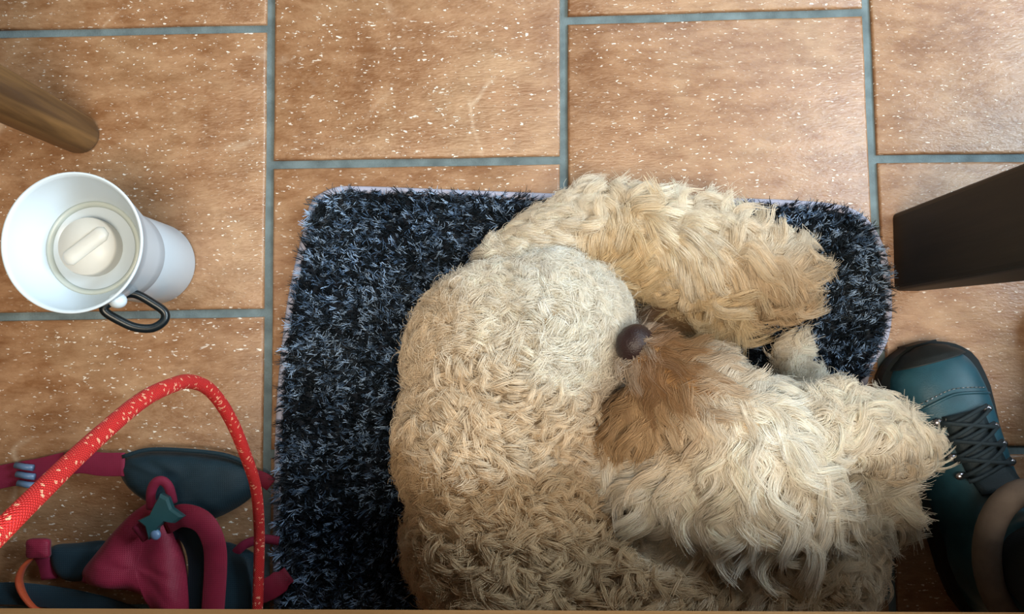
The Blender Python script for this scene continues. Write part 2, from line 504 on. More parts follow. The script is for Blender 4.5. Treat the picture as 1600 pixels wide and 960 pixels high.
# ------------------------------------------------------------------ dark bench at the right
g0 = P(1395, 333, 0); g1 = P(1395, 455, 0)
dbench = empty('dark_bench', (g0.x+0.4, (g0.y+g1.y)/2, 0), 'dark-stained wooden bench leg standing on the tiles beside the rug', 'bench')
def plank_leg(x0, sign):
    y0, y1 = g1.y, g0.y
    lv = [(0.0, 0.032, 0), (0.0, 0.036, 0.01), (0.0, 0.080, 0.14), (0.0, 0.084, 0.43)]
    bm = bmesh.new(); rings = []
    for a, d, z in lv:
        rings.append([bm.verts.new((x0 + sign*a, y0, z)), bm.verts.new((x0 + sign*d, y0, z)), bm.verts.new((x0 + sign*d, y1, z)), bm.verts.new((x0 + sign*a, y1, z))])
    for i in range(len(lv)-1):
        for k in range(4):
            bm.faces.new((rings[i][k], rings[i][(k+1) % 4], rings[i+1][(k+1) % 4], rings[i+1][k]))
    bm.faces.new(rings[0][::-1]); bm.faces.new(rings[-1])
    bmesh.ops.recalc_face_normals(bm, faces=bm.faces)
    vert_edges = [e for e in bm.edges if abs(e.verts[0].co.z - e.verts[1].co.z) > 0.005]
    bmesh.ops.bevel(bm, geom=vert_edges, offset=0.006, segments=3, affect='EDGES', profile=0.5)
    off = root_loc(dbench)
    for v in bm.verts: v.co -= off
    me = bpy.data.meshes.new('leg'); bm.to_mesh(me); bm.free(); me.materials.append(M_DARKWOOD)
    return link(bpy.data.objects.new('leg', me), dbench)
plank_leg(g0.x, 1)
plank_leg(g0.x+1.2, -1)
box_obj('seat_board', (g0.x-0.01, (g0.y+g1.y)/2-0.065, 0.43), (g0.x+1.21, (g0.y+g1.y)/2+0.065, 0.465), M_DARKWOOD, dbench, 0.004)

# ------------------------------------------------------------------ rug
rug_out = [(482, 352), (492, 318), (520, 300), (560, 297), (700, 302), (885, 309), (1100, 315), (1220, 318), (1310, 326), (1350, 345), (1375, 385), (1385, 430),
           (1388, 490), (1380, 535), (1352, 590), (1335, 700), (1335, 850), (1335, 960), (1350, 1010), (1280, 1022), (900, 1020), (560, 1015), (470, 1010), (440, 985),
           (433, 930), (433, 800), (435, 700), (440, 600), (452, 490), (465, 420)]
rug_z = 0.008
rug_px = catmull(rug_out, 6, closed=True)
rug_w = [P(a, b, rug_z) for a, b in rug_px]
rc = sum(rug_w, Vector((0, 0, 0))) / len(rug_w)
rug = empty('rug', (rc.x, rc.y, 0), 'charcoal shaggy bath-style rug with a pale bound edge under the dog', 'rug')
rv, rf = [], []
m_ = len(rug_w)
for z in (0.0, rug_z): rv += [Vector((p.x, p.y, z)) for p in rug_w]
for k in range(m_): rf.append((k, (k+1) % m_, m_+(k+1) % m_, m_+k))
rf.append(tuple(range(m_, 2*m_))); rf.append(tuple(range(m_-1, -1, -1)))
mesh_obj('backing', rv, rf, M_RUGBASE, rug, smooth=False)
tube('binding', [Vector((p.x, p.y, 0.006)) for p in rug_w], 0.0046, M_BINDING, rug, seg=10, closed=True, flat=0.95)

def curves_obj(name, pts, radii, cols, mat, parent):
    """pts (N,K,3) world, radii (N,K), cols (N,3)."""
    N, K, _ = pts.shape
    hc = bpy.data.hair_curves.new(name)
    hc.add_curves([K] * N)
    off = np.array(root_loc(parent)) if parent is not None else np.zeros(3)
    hc.attributes['position'].data.foreach_set('vector', (pts - off).astype(np.float32).ravel()) if 'position' in hc.attributes else None
    ra = hc.attributes.get('radius') or hc.attributes.new('radius', 'FLOAT', 'POINT')
    ra.data.foreach_set('value', radii.astype(np.float32).ravel())
    ca = hc.attributes.new('hair_colour', 'FLOAT_COLOR', 'CURVE')
    c4 = np.ones((N, 4), np.float32); c4[:, :3] = cols
    ca.data.foreach_set('color', c4.ravel())
    hc.materials.append(mat)
    o = bpy.data.objects.new(name, hc)
    link(o, parent)
    o['kind'] = 'stuff'
    return o

def inside(poly, x, y):
    res = np.zeros(len(x), bool); j = len(poly)-1
    for i in range(len(poly)):
        xi, yi, xj, yj = poly[i][0], poly[i][1], poly[j][0], poly[j][1]
        c = ((yi > y) != (yj > y)) & (x < (xj-xi)*(y-yi)/((yj-yi)+1e-12)+xi)
        res ^= c; j = i
    return res

def vnoise(x, y, s, seed):
    """Smooth value noise in -1..1 over the plane."""
    r = np.random.default_rng(seed); tab = r.uniform(-1, 1, (64, 64))
    u, v = x*s, y*s
    i, j = np.floor(u).astype(int), np.floor(v).astype(int); fu, fv = u-i, v-j
    fu, fv = fu*fu*(3-2*fu), fv*fv*(3-2*fv)
    g = lambda a, b: tab[a % 64, b % 64]
    return (g(i, j)*(1-fu)+g(i+1, j)*fu)*(1-fv) + (g(i, j+1)*(1-fu)+g(i+1, j+1)*fu)*fv

def build_pile():
    xs = [p.x for p in rug_w]; ys = [p.y for p in rug_w]
    N = 34000
    x = rng.uniform(min(xs), max(xs), N); y = rng.uniform(min(ys), max(ys), N)
    shrink = [(rc.x + (p.x-rc.x)*0.994, rc.y + (p.y-rc.y)*0.993) for p in rug_w]
    k = inside(shrink, x, y); x, y = x[k], y[k]; N = len(x)
    ang = 0.25 + 0.9*vnoise(x, y, 9, 3) + 0.5*vnoise(x, y, 30, 4) + rng.normal(0, .42, N)
    ang = np.where(rng.random(N) < .5, ang, ang + math.pi) 
    lean = np.clip(0.75 + 0.3*vnoise(x, y, 14, 5) + rng.normal(0, .2, N), .2, 1.25)
    L = rng.uniform(.010, .017, N)
    pal = np.array([(0.004, 0.007, 0.010), (0.008, 0.013, 0.019), (0.020, 0.030, 0.044), (0.11, 0.18, 0.30), (0.40, 0.56, 0.80)])  # palest blues paint the window highlights on the shiny fibres
    pk = rng.choice(5, N, p=[.30, .24, .18, .15, .13])
    S3 = 4; K = 5
    t = np.linspace(0, 1, K)
    P0 = np.stack([x, y, np.full(N, rug_z)], 1)
    allp, allr, allc = [], [], []
    for s in range(S3):
        a = ang + rng.normal(0, .22, N); ln = lean + rng.normal(0, .10, N); bend = rng.normal(0, .5, N)
        root = P0 + np.stack([rng.normal(0, .0008, N), rng.normal(0, .0008, N), np.zeros(N)], 1)
        pts = np.zeros((N, K, 3))
        pts[:, 0] = root
        for i in range(1, K):
            f = t[i]
            th = ln*(0.35 + 0.9*f); aa = a + bend*f
            d = np.stack([np.sin(th)*np.cos(aa), np.sin(th)*np.sin(aa), np.cos(th)], 1)
            pts[:, i] = pts[:, i-1] + d*(L/(K-1))[:, None]
        pts[:, :, 2] = np.maximum(pts[:, :, 2], rug_z+.0005)
        r = np.outer(rng.uniform(.00036, .00055, N), 1 - .55*t)
        c = pal[pk] * rng.uniform(.8, 1.2, (N, 1))
        allp.append(pts); allr.append(r); allc.append(c)
    o = curves_obj('pile', np.concatenate(allp), np.concatenate(allr), np.concatenate(allc), M_PILE, rug)
    o['label'] = 'dense shaggy charcoal and grey-blue pile, cool highlights painted into the palest strands'
build_pile()

# ------------------------------------------------------------------ dog
dz = P(1000, 700, 0)
dog = empty('dog', (dz.x, dz.y, 0), 'curly cream and apricot dog lying curled up asleep on the charcoal rug', 'dog')
def ell(bm, px, py, z, rx, ry, rz, rot=0.0):
    s = scale_at(z)
    mat = Matrix.Translation(P(px, py, z)) @ Matrix.Rotation(rot, 4, 'Z') @ Matrix.Diagonal((rx*s, ry*s, rz, 1))
    bmesh.ops.create_icosphere(bm, subdivisions=3, radius=1.0, matrix=mat)
def chain(bm, pts, rads, n=6):
    path = catmull([tuple(P(a, b, c)) for a, b, c in pts], n)
    rr = np.interp(np.linspace(0, len(pts)-1, len(path)), range(len(pts)), rads)
    for p, r in zip(path, rr):
        bmesh.ops.create_icosphere(bm, subdivisions=2, radius=r, matrix=Matrix.Translation(Vector(p)))
def remeshed(bm, voxel, smooth_it, name):
    me = bpy.data.meshes.new(name+'_src'); bm.to_mesh(me); bm.free()
    o = bpy.data.objects.new(name+'_src', me); COL.objects.link(o)
    r = o.modifiers.new('r', 'REMESH'); r.mode = 'VOXEL'; r.voxel_size = voxel
    s = o.modifiers.new('s', 'SMOOTH'); s.iterations = smooth_it; s.factor = 0.5
    dg = bpy.context.evaluated_depsgraph_get()
    out = bpy.data.meshes.new_from_object(o.evaluated_get(dg)); out.name = name
    bpy.data.objects.remove(o); bpy.data.meshes.remove(me)
    out.polygons.foreach_set('use_smooth', [True]*len(out.polygons))
    return out

bm = bmesh.new()
ell(bm, 800, 570, .090, 158, 150, .085)            # rump
ell(bm, 868, 520, .100, 112, 112, .080)            # thigh lying on top
ell(bm, 745, 690, .090, 112, 160, .090)            # loin
ell(bm, 800, 840, .095, 150, 140, .100)            # ribs
ell(bm, 990, 920, .090, 190, 110, .095)            # chest
ell(bm, 1190, 880, .090, 150, 100, .090)           # shoulder
ell(bm, 950, 740, .070, 160, 150, .070)            # belly
ell(bm, 1120, 780, .100, 150, 110, .080)
ell(bm, 1185, 765, .165, 120, 95, .055)            # neck
ell(bm, 1170, 690, .175, 112, 95, .062, -.3)       # skull
ell(bm, 1120, 645, .180, 70, 62, .048)             # brow
chain(bm, [(1110, 635, .180), (1060, 595, .175), (1012, 556, .172)], [.044, .037, .024])
chain(bm, [(1050, 610, .165), (1010, 650, .150), (985, 690, .130)], [.034, .032, .026])   # bearded cheek
ell(bm, 1088, 580, .165, 52, 42, .040)
chain(bm, [(1245, 670, .185), (1310, 665, .160), (1370, 685, .130), (1412, 700, .105)], [.034, .034, .030, .020])   # far ear
chain(bm, [(1085, 735, .170), (1040, 750, .150), (1005, 755, .125)], [.034, .036, .032])
ell(bm, 985, 720, .105, 85, 85, .050)                             # near ear
chain(bm, [(800, 425, .060), (880, 385, .060), (1000, 388, .062), (1110, 412, .060), (1185, 428, .054)], [.034, .041, .047, .049, .042])  # tail
chain(bm, [(1330, 780, .06), (1275, 680, .045), (1250, 595, .036), (1238, 566, .030)], [.045, .030, .019, .015])     # fore leg
chain(bm, [(930, 590, .05), (1040, 520, .035), (1130, 500, .025)], [.045, .032, .022])                               # hind foot
for tp in ((1214, 552, .032), (1228, 543, .034), (1244, 540, .034), (1259, 547, .032)):                                       # toes
    bmesh.ops.create_icosphere(bm, subdivisions=2, radius=.0095, matrix=Matrix.Translation(P(*tp)))
body_me = remeshed(bm, 0.006, 5, 'body')
offd = root_loc(dog)
body_v = np.empty(len(body_me.vertices)*3); body_me.vertices.foreach_get('co', body_v); body_v = body_v.reshape(-1, 3)
body_v[:, 2] = np.maximum(body_v[:, 2], 0.012)
body_me.vertices.foreach_set('co', (body_v - np.array(offd)).ravel()); body_me.update()
body_me.materials.clear(); body_me.materials.append(M_SKIN)
body_me.materials.append(plain('dog_muzzle_undercoat', (0.27, 0.15, 0.065), 0.9, 0.1, noise=0.2, nscale=30))
mz = P(1030, 598, .165) - offd
for pl in body_me.polygons:
    if (pl.center - mz).length < .068: pl.material_index = 1
body = link(bpy.data.objects.new('body', body_me), dog)

# --- nose and eyes
def blob(name, centre, axes, rad, mat, parent, sub=4, deform=None):
    bm = bmesh.new(); bmesh.ops.create_icosphere(bm, subdivisions=sub, radius=1.0)
    X, Y, Z = [Vector(a).normalized() for a in axes]; off = root_loc(parent)
    for v in bm.verts:
        c = v.co.copy()
        if deform: c = deform(c)
        v.co = Vector(centre) + X*(c.x*rad[0]) + Y*(c.y*rad[1]) + Z*(c.z*rad[2]) - off
    me = bpy.data.meshes.new(name); bm.to_mesh(me); bm.free()
    me.polygons.foreach_set('use_smooth', [True]*len(me.polygons)); me.materials.append(mat)
    return link(bpy.data.objects.new(name, me), parent)
nc = P(991, 537, .178)
fw = (P(991, 537, .178) - P(1060, 595, .178)).normalized()      # out of the muzzle
sd = Vector((0, 0, 1)).cross(fw)
def nose_shape(c):
    k = 1.0
    for s in (-1, 1):                                            # nostrils
        d = (c - Vector((0.80, s*0.42, -0.15)).normalized())
        k -= 0.28 * math.exp(-(d.length/0.28)**2)
    k -= 0.10*math.exp(-(c.y/0.10)**2) * max(0, c.x)            # philtrum groove
    k += 0.10*max(0, c.z)
    return c*k
blob('nose', nc, (fw, sd, Vector((0, 0, 1))), (.0175, .0185, .0165), M_NOSE, dog, 4, nose_shape)
for pxy in ((1120, 634, .196), (1066, 664, .186)):
    blob('eye', P(*pxy), ((1, 0, 0), (0, 1, 0), (0, 0, 1)), (.007, .006, .005), M_EYE, dog, 3)

# --- fur: anchors give flow (photo direction), length, curl radius, turns, lift, colour
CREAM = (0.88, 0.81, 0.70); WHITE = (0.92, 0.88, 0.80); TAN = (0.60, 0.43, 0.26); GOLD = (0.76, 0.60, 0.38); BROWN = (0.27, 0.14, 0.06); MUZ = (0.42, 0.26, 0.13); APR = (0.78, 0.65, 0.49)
A = [  # px, py, dx, dy, len, curl, turns, lift, colour, region
 (830, 385, .6, -.6, .030, .0040, 1.6, .7, CREAM, 'tail'), (905, 330, .2, -1, .042, .0045, 1.4, .8, CREAM, 'tail'), (1000, 325, .2, -1, .045, .005, 1.3, .8, CREAM, 'tail'),
 (1100, 340, .5, -.9, .048, .005, 1.3, .8, CREAM, 'tail'), (1185, 360, .8, -.6, .050, .006, 1.2, .7, CREAM, 'tail'), (960, 390, 1, .2, .042, .006, 1.3, .7, GOLD, 'tail'),
 (1050, 400, 1, .1, .050, .007, 1.2, .7, CREAM, 'tail'), (1150, 420, 1, .15, .052, .007, 1.1, .6, APR, 'tail'), (1210, 430, 1, .2, .052, .006, 1.0, .5, APR, 'tail'),
 (1090, 460, .8, .6, .045, .006, 1.2, .5, GOLD, 'tail'), (1180, 465, 1, .45, .045, .006, 1.1, .5, TAN, 'tail'), (990, 440, .9, .5, .035, .006, 1.2, .5, GOLD, 'tail'),
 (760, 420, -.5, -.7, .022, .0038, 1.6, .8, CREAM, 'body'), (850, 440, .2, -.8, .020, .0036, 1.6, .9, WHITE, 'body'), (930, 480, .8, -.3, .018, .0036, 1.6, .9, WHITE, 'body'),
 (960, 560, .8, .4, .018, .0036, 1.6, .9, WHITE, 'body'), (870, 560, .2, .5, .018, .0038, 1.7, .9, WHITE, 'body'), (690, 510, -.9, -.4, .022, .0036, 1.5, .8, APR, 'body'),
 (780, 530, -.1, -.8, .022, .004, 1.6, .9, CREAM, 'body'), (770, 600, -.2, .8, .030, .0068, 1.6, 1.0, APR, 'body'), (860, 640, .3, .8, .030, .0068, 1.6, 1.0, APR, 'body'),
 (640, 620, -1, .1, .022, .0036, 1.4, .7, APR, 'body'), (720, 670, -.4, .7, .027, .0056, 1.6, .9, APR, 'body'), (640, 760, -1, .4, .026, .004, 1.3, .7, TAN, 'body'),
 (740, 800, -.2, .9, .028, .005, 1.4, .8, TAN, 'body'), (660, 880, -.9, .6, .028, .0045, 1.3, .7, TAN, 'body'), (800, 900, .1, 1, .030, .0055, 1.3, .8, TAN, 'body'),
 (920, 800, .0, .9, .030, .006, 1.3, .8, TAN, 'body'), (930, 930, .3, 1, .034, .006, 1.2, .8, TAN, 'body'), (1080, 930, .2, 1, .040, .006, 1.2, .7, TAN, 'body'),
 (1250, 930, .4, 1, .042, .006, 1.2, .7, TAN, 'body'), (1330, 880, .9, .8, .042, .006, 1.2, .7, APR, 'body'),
 (1025, 540, 1, -.15, .016, .001, .6, .45, BROWN, 'head'), (1070, 545, 1, -.35, .024, .002, .6, .7, MUZ, 'head'), (1040, 580, .8, .5, .020, .0015, .6, .5, BROWN, 'head'),
 (1000, 585, -.2, 1, .028, .002, .7, .5, BROWN, 'head'), (975, 620, -.4, 1, .036, .004, 1.0, .5, MUZ, 'head'), (1010, 650, -.3, 1, .036, .004, 1.0, .5, TAN, 'head'),
 (1090, 600, .6, .5, .024, .002, .6, .5, MUZ, 'head'), (1120, 570, .8, -.5, .030, .003, .8, .7, CREAM, 'head'), (1130, 640, .4, .6, .026, .003, .7, .6, CREAM, 'head'),
 (1060, 690, -.4, .9, .036, .004, .9, .5, APR, 'head'), (1180, 600, .7, -.5, .034, .0035, .9, .7, WHITE, 'head'), (1250, 620, 1, -.2, .038, .0035, .9, .6, WHITE, 'head'),
 (1200, 680, .8, .5, .038, .004, .9, .6, WHITE, 'head'), (1140, 710, .0, 1, .042, .0045, .9, .6, CREAM, 'head'), (1150, 790, .0, 1, .050, .006, 1.1, .6, CREAM, 'head'),
 (1230, 760, .5, .9, .050, .006, 1.1, .6, CREAM, 'head'), (1260, 830, .4, 1, .050, .007, 1.2, .6, APR, 'head'), (1310, 770, .8, .6, .050, .0065, 1.1, .6, CREAM, 'head'),
 (1180, 860, .1, 1, .050, .007, 1.2, .6, APR, 'head'), (1080, 850, -.2, 1, .045, .006, 1.1, .6, APR, 'head'),
 (1320, 650, .8, -.5, .044, .005, 1.1, .7, CREAM, 'ear'), (1390, 670, 1, -.1, .046, .0055, 1.2, .7, CREAM, 'ear'), (1430, 700, 1, .1, .044, .006, 1.2, .6, CREAM, 'ear'),
 (1390, 730, .8, .7, .048, .006, 1.2, .6, APR, 'ear'), (1030, 760, -.5, .9, .050, .005, 1.0, .5, CREAM, 'ear'), (990, 770, -.7, .7, .050, .005, 1.0, .5, CREAM, 'ear'),
 (1080, 760, -.2, 1, .050, .005, 1.0, .5, CREAM, 'ear'),
 (1258, 552, .7, -.6, .017, .003, .8, .6, WHITE, 'head'), (1222, 545, .1, -.8, .016, .003, .8, .6, APR, 'head'), (1250, 590, .5, -.6, .018, .002, .8, .6, CREAM, 'body'), (1290, 640, .9, -.3, .030, .004, 1.0, .6, CREAM, 'body'),
 (1100, 500, .8, .2, .025, .003, 1.0, .6, GOLD, 'body'),
]
def project(p):
    d = p - np.array(CAM)
    x = d @ np.array(XC); y = d @ np.array(YC); z = d @ np.array(FWD)
    return 800 + FPX*x/z, 480 - FPX*y/z

def build_fur():
    me = body_me; me.calc_loop_triangles()
    tri = np.empty(len(me.loop_triangles)*3, np.int32); me.loop_triangles.foreach_get('vertices', tri); tri = tri.reshape(-1, 3)
    a, b, c = body_v[tri[:, 0]], body_v[tri[:, 1]], body_v[tri[:, 2]]
    nrm = np.cross(b-a, c-a); ar = np.linalg.norm(nrm, axis=1)/2
    vn = np.empty(len(me.vertices)*3); me.vertex_normals.foreach_get('vector', vn); vn = vn.reshape(-1, 3)
    fn = nrm/np.maximum(np.linalg.norm(nrm, axis=1), 1e-12)[:, None]
    w = ar*np.where(fn[:, 2] > -.25, 1.0, 0.0); w /= w.sum()
    NC = 9500; ST = 24; K = 12
    order = np.lexsort((((a[:, 1] + a[:, 2])/.004).astype(int), ((a[:, 0])/.011).astype(int)))
    cw = np.cumsum(w[order]); pick = (np.arange(NC) + rng.random(NC))/NC
    ti = order[np.clip(np.searchsorted(cw, pick), 0, len(order)-1)]
    u, v = rng.random(NC), rng.random(NC); fl = u+v > 1; u[fl], v[fl] = 1-u[fl], 1-v[fl]
    B = a[ti]*(1-u-v)[:, None] + b[ti]*u[:, None] + c[ti]*v[:, None]
    Nn = vn[tri[ti, 0]]*(1-u-v)[:, None] + vn[tri[ti, 1]]*u[:, None] + vn[tri[ti, 2]]*v[:, None]
    Nn /= np.linalg.norm(Nn, axis=1)[:, None]
    px, py = project(B)
    An = np.array([[q[0], q[1]] for q in A], float)
    d2 = (px[:, None]-An[None, :, 0])**2 + (py[:, None]-An[None, :, 1])**2
    d2 = d2/ (38.0**2)
    # tail sits behind the rump: keep anchors of a region to their own height band and side
    reg = np.array([q[9] for q in A])
    is_tail = (py < 405 + np.clip((px-880)*.5, 0, 95)) & (px > 780) & (B[:, 2] < .125) & (px < 1290) & (py < 505)
    pen = np.zeros_like(d2)
    pen[np.ix_(is_tail, reg != 'tail')] = 12.0
    pen[np.ix_(~is_tail, reg == 'tail')] = 12.0
    W = np.exp(-np.minimum(d2, 60) - pen) + 1e-30/(1+d2)
    W /= W.sum(1)[:, None]
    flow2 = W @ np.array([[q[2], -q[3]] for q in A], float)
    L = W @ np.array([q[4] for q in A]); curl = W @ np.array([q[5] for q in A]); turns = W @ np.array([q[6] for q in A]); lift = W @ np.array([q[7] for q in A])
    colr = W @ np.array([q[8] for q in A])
    own = reg[np.argmax(W, 1)]
    longf = own != 'body'
    # tangent flow with wander: long fur is combed together, the clipped coat curls every way
    wander = np.where(longf, .35, .7); jit = np.where(longf, .16, .6)
    ang = np.arctan2(flow2[:, 1], flow2[:, 0]) + wander*vnoise(B[:, 0], B[:, 1], 38, 21) + rng.normal(0, 1, NC)*jit
    F = np.stack([np.cos(ang), np.sin(ang), np.zeros(NC)], 1)
    steep = 1 - np.clip(Nn[:, 2], 0, 1)
    F[:, 2] -= steep*.35
    T = F - Nn*np.sum(F*Nn, 1)[:, None]
    tl = np.linalg.norm(T, axis=1); T /= np.maximum(tl, 1e-6)[:, None]
    Bi = np.cross(Nn, T)
    L = L*rng.uniform(.8, 1.2, NC)*np.where(longf, 1.25, 1.0); curl = curl*rng.uniform(.8, 1.35, NC)*np.where(own == 'tail', 1.45, np.where(longf, 1.3, 1.2)); turns = turns*rng.uniform(.8, 1.2, NC)*np.where(own == 'tail', 1.5, np.where(longf, 1.3, 1.0))
    ph0 = 2*math.pi*(1.6*vnoise(B[:, 0], B[:, 1], 55, 31)) + rng.normal(0, .5, NC)
    ph = np.where(longf, ph0, rng.uniform(0, 2*math.pi, NC)); hand = np.where(longf, np.sign(vnoise(B[:, 0], B[:, 1], 40, 41)+.2), np.where(rng.random(NC) < .5, -1.0, 1.0))
    # long fur gathers into broad wavy locks that share one course
    li = np.where(longf)[0]; sup = rng.choice(li, max(1, len(li)//4), replace=False)
    shift = np.zeros((NC, 3))
    D = ((B[li][:, None, :] - B[sup][None, :, :])**2).sum(2); nb = sup[np.argmin(D, 1)]
    shift[li] = B[li] - B[nb]
    L[li] = L[nb]*rng.uniform(.85, 1.1, len(li)); curl[li] = curl[nb]; turns[li] = turns[nb]; ph[li] = ph[nb] + rng.normal(0, .12, len(li)); hand[li] = hand[nb]
    T[li] = T[nb] - Nn[li]*np.sum(T[nb]*Nn[li], 1)[:, None]; T[li] /= np.linalg.norm(T[li], axis=1)[:, None]
    Bi = np.cross(Nn, T)
    sl = np.linalg.norm(shift, axis=1); shift *= np.minimum(1, .014/np.maximum(sl, 1e-6))[:, None]
    t = np.linspace(0, 1, K)
    g = t[None, :]
    lf_ = longf[:, None].astype(float)
    up = lift[:, None]*L[:, None]*((.55*g - .35*g*g)*lf_ + (.85*g - .35*g*g)*(1-lf_))
    al = L[:, None]*((.35*g + .55*g*g)*lf_ + (.15*g + .45*g*g)*(1-lf_))*(1.15-.25*lift)[:, None]
    th = ph[:, None] + hand[:, None]*2*math.pi*turns[:, None]*g
    amp = curl[:, None]*np.minimum(1, g*2.0)*(1+.15*g)
    ax = (B[:, None, :] + Nn[:, None, :]*(up + amp*np.sin(th)*(.45*lf_+.85*(1-lf_)))[:, :, None] + T[:, None, :]*(al)[:, :, None]
          + Bi[:, None, :]*(amp*(np.cos(th)-np.cos(ph)[:, None]*(1-g)))[:, :, None])
    ax -= shift[:, None, :]*(.62*np.minimum(1, 1.2*t)**1.2)[None, :, None]
    droop = (L[:, None]*g*g*.22*steep[:, None]); ax[:, :, 2] -= droop
    # strands around each lock
    spread = np.sqrt(ar.sum()*.62/NC)*1.05
    pts = np.zeros((NC, ST, K, 3))
    pinch = np.where(longf, .55, np.clip((curl-.0046)/.0030, 0, 1)*.46 + .24)[:, None]
    for s in range(ST):
        o1 = rng.normal(0, spread*.6, NC); o2 = rng.normal(0, spread*.6, NC)
        rt = T*o1[:, None] + Bi*o2[:, None]
        lf = rng.uniform(.8, 1.05, NC)
        idx = lf[:, None]*t[None, :]*(K-1)
        i0 = np.clip(np.floor(idx).astype(int), 0, K-2); fr = (idx-i0)[:, :, None]
        base = np.take_along_axis(ax, i0[:, :, None], 1)*(1-fr) + np.take_along_axis(ax, (i0+1)[:, :, None], 1)*fr
        conv = (1-pinch*np.minimum(1, t*1.4)[None, :]**.8)[:, :, None]
        fly = np.where(rng.random(NC) < .06, .0040, np.where(longf, .0006, .0012))
        fz = (rng.normal(0, 1, (NC, 3))*fly[:, None])[:, None, :]*(t**1.3)[None, :, None]
        pts[:, s] = base + rt[:, None, :]*conv + fz
    pts[..., 2] = np.maximum(pts[..., 2], .012)
    r = np.broadcast_to((.00027*(1-.55*t))[None, None, :], (NC, ST, K)) * rng.uniform(.8, 1.25, (NC, ST, 1))
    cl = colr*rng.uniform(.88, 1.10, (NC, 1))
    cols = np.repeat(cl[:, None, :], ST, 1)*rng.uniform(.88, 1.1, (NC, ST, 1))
    cols = np.clip(cols, 0, .93)
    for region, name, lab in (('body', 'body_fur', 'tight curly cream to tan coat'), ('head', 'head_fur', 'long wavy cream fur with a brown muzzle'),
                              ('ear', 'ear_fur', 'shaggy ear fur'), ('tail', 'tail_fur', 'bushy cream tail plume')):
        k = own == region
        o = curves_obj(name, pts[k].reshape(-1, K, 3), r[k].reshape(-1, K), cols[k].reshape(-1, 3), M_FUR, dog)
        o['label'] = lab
build_fur()

# ------------------------------------------------------------------ white drinking bottle with open bowl top
b0 = P(245, 413, 0.0)
BH = 0.19
bottle = empty('dog_bottle', (b0.x, b0.y, 0), 'white travel water bottle with an open cup top standing on the tiles', 'bottle')
def at(r, z): return (r, z)
tc_ = P(109, 369, BH); lean = Vector((tc_.x-b0.x, tc_.y-b0.y, 0))     # the bottle is upright: this stays near zero
Rt = 112.5*scale_at(BH); Rb = 64*scale_at(0)
lathe('bottle_body', [(0.001, 0.0005), (Rb*.90, 0.0005), (Rb*.97, 0.002), (Rb, 0.007), (Rb, 0.070), (Rb*1.005, 0.088), (Rb*1.0, 0.091)], b0, M_WHITE, bottle, 72)
cup = lathe('cup', [(0.026, 0.094), (0.040, 0.090), (Rb*.99, 0.0905), (Rb*1.015, 0.092), (Rb*1.05, 0.112), (Rt*.92, 0.165), (Rt*.975, BH-.004), (Rt, BH-.003), (Rt*1.005, BH-.001), (Rt, BH+.0008),
              (Rt*.965, BH), (Rt*.945, BH-.004), (Rt*.86, 0.168), (Rt*.74, 0.1545), (0.0475, 0.1530), (0.0455, 0.1500), (0.0440, 0.1465), (0.001, 0.1460)], b0, M_WHITE, bottle, 96)
lathe('cup_ring', [(.0452, .1462), (.0452, .1500), (.0425, .1506), (.0400, .1478), (.0400, .1462)], b0, M_PALE, cup, 72)
knob = lathe('plug', [(0.0275, 0.1462), (0.0280, 0.160), (0.0268, 0.1632), (0.001, 0.1638)], b0, M_CREAM, bottle, 64)
gdir = Vector((0.80, 0.62, 0))
tube('plug_grip', [b0 + Vector((0, 0, .1640)) + gdir*(k*.0048) for k in range(-5, 6)], [.004]+[.0078]*9+[.004], M_CREAM, knob, 18, flat=.6)
# carabiner on a small lug
lug = P(184, 470, 0.165)
blob('lug', lug, ((1, 0, 0), (0, 1, 0), (0, 0, 1)), (.0085, .0075, .008), M_WHITE, bottle, 3)
cz = 0.135
car = [(165, 478), (190, 462), (212, 460), (240, 475), (257, 488), (256, 502), (238, 513), (212, 512), (188, 502), (165, 488)]
carp = [P(a, b, cz - (a-165)*.00025) for a, b in car]
carab = tube('carabiner', [Vector(p) for p in catmull([tuple(p) for p in carp], 6, closed=True)], .0044, M_BLACKMETAL, None, 12, closed=True)
carab['label'] = 'black metal carabiner clipped to the lug of the white bottle'; carab['category'] = 'carabiner'

# ------------------------------------------------------------------ harness
h0 = P(250, 850, 0)
har = empty('dog_harness', (h0.x, h0.y, 0), 'burgundy and navy dog harness heaped on the tiles left of the rug', 'harness')
def W3(l): return [P(*q) for q in l]
def cr(l, n=6): return [Vector(p) for p in catmull([tuple(P(*q)) for q in l], n)]
s0 = scale_at(0.01)
band('side_strap', cr([(-60, 762, .012), (0, 746, .012), (60, 735, .014), (120, 722, .018), (160, 726, .020), (195, 726, .022)]), 36*s0, .0025, M_WEBBING, har)
sl = P(40, 745, .016)
for k in range(3):
    p = P(38+k*2, 730+k*14, .019)
    tube('slider_bar', [p + Vector((-.010, .002, 0)), p, p + Vector((.010, -.001, 0))], .0036, M_BLUEPLASTIC, har, 10)
tube('strap_keeper', cr([(104, 712, .02), (116, 706, .024), (124, 712, .02)]), .004, M_BLACKMETAL, har, 8)
puff('shoulder_pad', [(190, 716), (232, 704), (290, 705), (350, 712), (394, 728), (404, 756), (382, 786), (330, 812), (286, 808), (240, 790), (206, 768), (188, 742)], .010, .020, M_NAVY, har, wr=.0015)
band('pad_piping', cr([(192, 714, .022), (232, 703, .024), (290, 704, .024), (350, 711, .024), (394, 728, .022)]), 6*s0, .004, M_NAVY, har)
